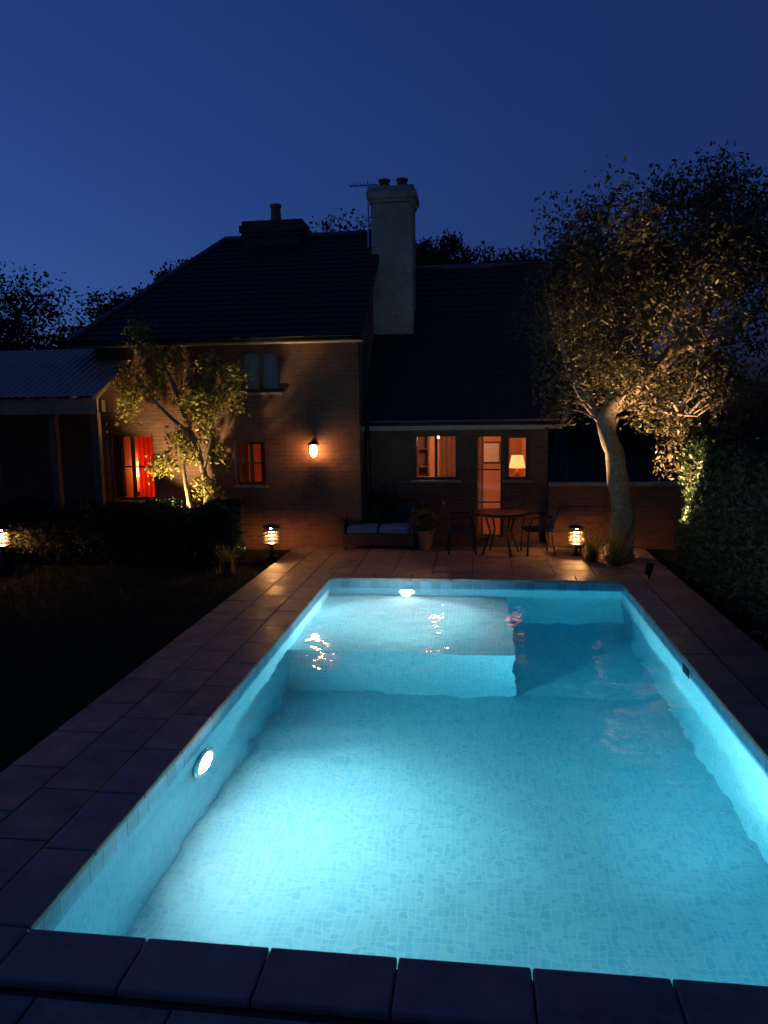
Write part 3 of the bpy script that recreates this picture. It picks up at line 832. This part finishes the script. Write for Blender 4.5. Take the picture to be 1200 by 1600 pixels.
# ------------------------------------------------------------------ plants
def hedge(name, label, x0, x1, y0, y1, h, n, leaf, mat, seed):
    t = thing(name, label, 'hedge', ((x0+x1)/2, (y0+y1)/2, 0))
    g = np.random.default_rng(seed); hx, hy = (x1-x0)/2, (y1-y0)/2
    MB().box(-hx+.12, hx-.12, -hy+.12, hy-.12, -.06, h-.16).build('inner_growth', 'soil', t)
    p = g.random((n, 3))*2-1
    ax = g.integers(0, 5, n)                      # push each leaf to one face of the hedge
    depth = 1-np.abs(g.normal(size=n))*.13
    p[ax == 0, 2] = depth[ax == 0]
    p[ax == 1, 0] = depth[ax == 1]; p[ax == 2, 0] = -depth[ax == 2]
    p[ax == 3, 1] = -depth[ax == 3]; p[ax == 4, 2] = depth[ax == 4]
    c = np.stack([p[:, 0]*hx, p[:, 1]*hy, (p[:, 2]*.5+.5)*h], 1)
    bumpy = .07*np.sin(c[:, 0]*5.1+seed)+.06*np.sin(c[:, 1]*4.3)+.04*np.sin(c[:, 0]*11+c[:, 1]*9)
    c[:, 2] += bumpy*(c[:, 2]/h); c[:, 0] += .06*np.sin(c[:, 2]*6+c[:, 1]*5); c[:, 1] += .06*np.sin(c[:, 2]*5+c[:, 0]*4)
    leaves('foliage', c, leaf, mat, t)
    return t
hx1 = at_depth(372, 800, 11.9).x
hedge('hedge', 'low dark clipped hedge between the lawn and the house on the left', -9.6, hx1, 11.55, 12.15, .92, 26000, .075, 'leaf_hedge', 1)
hedge('hedge', 'tall dark hedge along the right side of the pool terrace', 3.05, 3.95, 3.2, 11.6, 1.95, 60000, .075, 'leaf_hedge', 2)

def tube_tree(t, limbs, k=10):
    mb = MB()
    for pts, rad in limbs:
        pts = [Vector(p) for p in pts]
        # smooth the path with Catmull-Rom
        q = []; rr_ = []
        for i in range(len(pts)-1):
            a, b_, c, d = pts[max(i-1, 0)], pts[i], pts[i+1], pts[min(i+2, len(pts)-1)]
            for s in range(5):
                u = s/5
                q.append(.5*((2*b_)+(c-a)*u+(2*a-5*b_+4*c-d)*u*u+(3*b_-a-3*c+d)*u**3)
                         + Vector((random.uniform(-1, 1), random.uniform(-1, 1), 0))*rad[i]*.12)
                rr_.append((rad[i]*(1-u)+rad[i+1]*u)*random.uniform(.92, 1.1))
        q.append(pts[-1]); rr_.append(rad[-1])
        mb.tube(q, rr_, k, lump=.09)
    return mb.build('trunk', 'bark', t, smooth=True)

# lit tree at the right
LIMB_AXES = []
def lit_tree():
    TY = 12.3
    base = Vector((at_depth(968, 800, TY).x, TY, -.08))
    t = thing('garden_tree', 'large spreading garden tree lit from below at the right of the house', 'tree', base)
    P = lambda x, y, dy=0: at_depth(x, y, TY+dy)-base
    fork = P(948, 650, -.1)
    limbs = [([(0, 0, 0), P(971, 850), P(972, 800), P(962, 720), fork, P(1000, 605, -.2), P(1055, 545, -.5), P(1100, 490, -.6), P(1130, 430, -.5), P(1145, 350, -.3)], [.3, .2, .165, .15, .14, .115, .1, .085, .06, .02]),
             ([fork-Vector((0, 0, .12)), P(962, 585, .1), P(968, 520, .3), P(958, 460, .5), P(930, 410, .6)], [.1, .085, .075, .055, .015]),
             ([fork-Vector((0, 0, .15)), P(915, 625, .1), P(885, 560, .3), P(880, 480, .5), P(905, 420, .6)], [.085, .07, .055, .04, .012]),
             ([P(1055, 545, -.5), P(1120, 530, -.9), P(1190, 480, -1.2), P(1260, 400, -1.3)], [.075, .06, .045, .015]),
             ([P(1000, 605, -.2), P(1035, 640, -.9), P(1090, 650, -1.5)], [.06, .04, .012]),
             ([P(1000, 605, -.2), P(1015, 500, .6), P(1030, 430, 1.0), P(1050, 380, 1.1)], [.08, .06, .04, .012]),
             ([P(1100, 490, -.6), P(1180, 420, -.4), P(1230, 380, 0)], [.06, .04, .012]),
             ([P(968, 520, .3), P(1010, 460, .2), P(1060, 420, .3), P(1080, 390, .4)], [.05, .04, .03, .01])]
    tk = tube_tree(t, limbs, 16)
    LIMB_AXES.extend([list(limbs[0][0][4:8]), list(limbs[1][0][:3]), list(limbs[2][0][:3])])
    g = np.random.default_rng(21)
    tips = []
    mb = MB()
    for li, (pts, rad) in enumerate(limbs):
        pts = [Vector(p) for p in pts]
        for i in range(5 if li == 0 else 1, len(pts)):
            for q in range(9):
                s = pts[i-1].lerp(pts[i], g.random())
                d = Vector(g.normal(size=3)); d.z = abs(d.z)*.6+.1; d.normalize()
                e = s+d*(.35+.75*g.random())
                e.z = max(e.z, 1.4)
                mb.tube([s, s.lerp(e, .5)+Vector((0, 0, .05)), e], [.022, .014, .005], 5)
                tips.append(e)
    mb.build('twig', 'bark', t)
    return t, base, tips, P
rt_tree, rbase, tips, PT = lit_tree()
g = np.random.default_rng(33)
cl_ = [np.array(e) for e in tips]
ext = [(890, 410), (915, 365), (960, 335), (1010, 328), (1070, 330), (1115, 305), (1142, 280), (1180, 310), (1235, 340), (1270, 420), (870, 470), (868, 540),
       (930, 400), (1000, 370), (1060, 400), (1150, 360), (1200, 400), (1250, 500), (1200, 560), (1160, 620), (1210, 650), (1110, 660), (1170, 700), (1230, 730),
       (1060, 680), (1050, 705)]
for (x, y) in ext:
    for q in range(3):
        cl_.append(np.array(PT(x+g.normal()*16, y+g.normal()*16, g.normal()*.8)))
cl_ = np.array(cl_)
pts = cl_[:, None, :] + np.clip(g.normal(size=(len(cl_), 175, 3)), -1.7, 1.7)*(.13+.16*g.random(len(cl_)))[:, None, None]
pts = pts.reshape(-1, 3)
for pth in LIMB_AXES:                               # leaves do not sit on the thick limbs themselves
    for a_, b_ in zip(pth, pth[1:]):
        a_, b_ = np.array(a_), np.array(b_); ab = b_-a_
        u = np.clip(((pts-a_)@ab)/(ab@ab), 0, 1)[:, None]
        pts = pts[np.linalg.norm(pts-a_-u*ab, axis=1) > .46]
leaves('crown', pts, .08, 'leaf_olive', rt_tree, .45, .35)

# small tree lit from below in front of the house, left
def small_tree():
    TY = 12.7
    base = Vector((at_depth(322, 800, TY).x, TY, -.06))
    t = thing('small_tree', 'small yellow green tree lit from below in front of the brick wall', 'tree', base)
    P = lambda x, y, dy=0: at_depth(x, y, TY+dy)-base
    limbs = [([(0, 0, 0), P(325, 800), P(318, 735), P(300, 680), P(270, 600), P(238, 530)], [.075, .07, .06, .05, .035, .008]),
             ([P(318, 735), P(330, 670), P(318, 600), P(330, 545)], [.045, .035, .025, .006]),
             ([P(300, 680), P(265, 650), P(228, 610), P(205, 560)], [.035, .028, .02, .005]),
             ([P(330, 670), P(350, 620), P(362, 580)], [.025, .018, .005]),
             ([(0.02, 0, 0), P(300, 800), P(288, 740), P(285, 690)], [.05, .045, .035, .01])]
    tube_tree(t, limbs, 8)
    g = np.random.default_rng(5); cc = []
    for (x, y, n, s) in ((225, 530, 3, .15), (245, 590, 3, .16), (222, 630, 3, .13), (300, 625, 4, .18), (330, 630, 4, .16), (325, 675, 3, .12), (270, 560, 2, .15), (330, 570, 2, .16),
                         (360, 590, 2, .14), (285, 690, 2, .12), (255, 735, 3, .12), (300, 700, 2, .12), (322, 790, 4, .1), (325, 760, 2, .12), (205, 580, 1, .15), (200, 640, 1, .14)):
        for q in range(n):
            c = np.array(P(x+g.normal()*10, y+g.normal()*10, g.normal()*.2))
            cc.append(c + g.normal(size=(130, 3))*s*.8)
    leaves('crown', np.concatenate(cc), .085, 'leaf_lime', t, .5, .3)
    return t
small_tree()

# dark trees behind the house and at the left
def back_tree(px_, top, Y, rad, label, seed, n=70, per=190, leaf=.14, hfac=.5):
    top_p = at_depth(px_, top, Y); h = top_p.z
    t = thing('background_tree', label, 'tree', (top_p.x, Y, -.06), 0, 'dark trees behind the house')
    cz = h-rad*1.0
    p, c = clumps(n, per, (0, 0, cz), (rad*.92, rad*.92, rad*.92), rad*.16, .45, seed)
    p[:, 2] = np.minimum(p[:, 2], h+rad*.06)
    leaves('crown', p, leaf, 'leaf_dark', t)
    limbs = [([(0, 0, 0), (.05, 0, cz*.5), (0, 0, cz+rad*.4)], [rad*.11, rad*.085, rad*.02])]
    g = np.random.default_rng(seed)
    for k in range(7):
        e = c[g.integers(0, len(c))]
        limbs.append(([(0, 0, cz-rad*.9+rad*.15*k), tuple(e*.5+np.array([0, 0, cz*.45])), tuple(e)], [rad*.05, rad*.035, rad*.008]))
    tube_tree(t, limbs, 7)
BT = [(-20, 418, 22, 2.6, 'dark round tree at the left edge behind the verandah'),
      (95, 512, 26, 2.6, 'low dark tree on the skyline above the verandah roof'),
      (215, 440, 21, 1.9, 'dark tree behind the left end of the slate roof'),
      (300, 412, 22, 1.7, 'dark tree behind the left hip of the slate roof'),
      (545, 346, 24, 2.2, 'dark tree behind the roof between the two chimneys'),
      (668, 356, 25, 1.5, 'dark tree peeping out just right of the tall chimney'),
      (782, 380, 24, 2.0, 'dark tree above the low roof right of the tall chimney'),
      (880, 360, 22, 2.3, 'dark tree behind the low gable and the garden tree'),
      (160, 505, 28, 2.6, 'distant dark tree between the verandah roof and the brick house')]
for i, a in enumerate(BT): back_tree(*a, seed=40+i)

# far wood that closes the horizon: one mass
g = np.random.default_rng(77)
n = 30000
ang = g.uniform(R(-75), R(75), n); rad = g.uniform(42, 60, n)
hh = 3.2+1.6*np.sin(ang*9)+1.0*np.sin(ang*23+1)+.6*np.sin(ang*51)
c = np.stack([rad*np.sin(ang), rad*np.cos(ang), g.random(n)**.8*hh], 1)
stuff(tag(leaves('distant_wood', c, .75, 'leaf_dark'), 'dark distant wood closing the view behind the garden', 'wood'))

# grass on the lawn: short blades near the terrace
g = np.random.default_rng(9); n = 90000
x = np.concatenate([g.uniform(-11.5, TX0-.01, n)]); y = g.uniform(1.5, 11.9, n)
keep = (x > -2.2-y*.62); x, y = x[keep], y[keep]; n = len(x)
hgt = .03+.04*g.random(n); a = g.random(n)*6.283; lean = g.normal(size=(n, 2))*.018
b0 = np.stack([x-.004*np.cos(a), y-.004*np.sin(a), np.full(n, -.062)], 1); b1 = np.stack([x+.004*np.cos(a), y+.004*np.sin(a), np.full(n, -.062)], 1)
tp = np.stack([x+lean[:, 0], y+lean[:, 1], -.06+hgt], 1)
V = np.stack([b0, b1, tp], 1).reshape(-1, 3); F = np.arange(n*3).reshape(-1, 3)
go = link('grass', np_mesh('grass', V, F, 'grass')); stuff(tag(go, 'short dark lawn grass left of the pool terrace', 'grass'))

# tufts by the right lamp
def tuft(loc, label, n, h, seed, mat='leaf_lime'):
    t = thing('grass_tuft', label, 'plant', loc); g = np.random.default_rng(seed); V = []; F = []
    for k in range(n):
        a = g.random()*6.283; L = h*(.6+.5*g.random()); o = g.normal(size=2)*.05; out = .25+.5*g.random()
        w = .006+.004*g.random(); px_, py_ = -math.sin(a)*w, math.cos(a)*w
        prev = None
        for s in range(5):
            u = s/4; r = out*L*u*u; z = L*(u-.25*u*u*out)-.02
            q = (o[0]+math.cos(a)*r, o[1]+math.sin(a)*r, z); ww = 1-u*.95
            V += [(q[0]-px_*ww, q[1]-py_*ww, q[2]), (q[0]+px_*ww, q[1]+py_*ww, q[2])]
            if s: i = len(V); F.append((i-4, i-3, i-1, i-2))
    mb = MB(); mb.v = V; mb.f = F; mb.build('blades', mat, t)
    MB().lathe([(.1, -.03), (.07, .01), (.01, .02)], 10).build('crown_root', 'soil', t)
    return t
for i, (px_, py_, hh, lab) in enumerate([(962, 884, .95, 'tall grass tuft at the foot of the garden tree'), (925, 878, .6, 'short grass tuft beside the right path lamp'),
                                         (355, 893, .55, 'grass tuft at the right end of the low hedge')]):
    q = on_ground(px_, py_); tuft((q.x, q.y, 0), lab, 150, hh, 60+i)

q = Vector((bx1+.5, 12.95, 0))
spot_fixture((q.x, q.y, 0), PT(985, 470)+rbase, 1500, R(44), 'small black spotlight by the wall beneath the garden tree')
spot_fixture((2.5, 10.9, 0), PT(1125, 375, -.3)+rbase, 2000, R(60), 'small black spotlight added at the end of the tall hedge to light the crown')  # added second spotlight, brightens the front of the tree crown
q = Vector((at_depth(262, 800, 12.3).x, 12.32, 0))
spot_fixture((q.x, q.y, 0), at_depth(285, 585, 12.6), 800, R(84), 'small black spotlight behind the hedge under the small tree', (1, .72, .3))
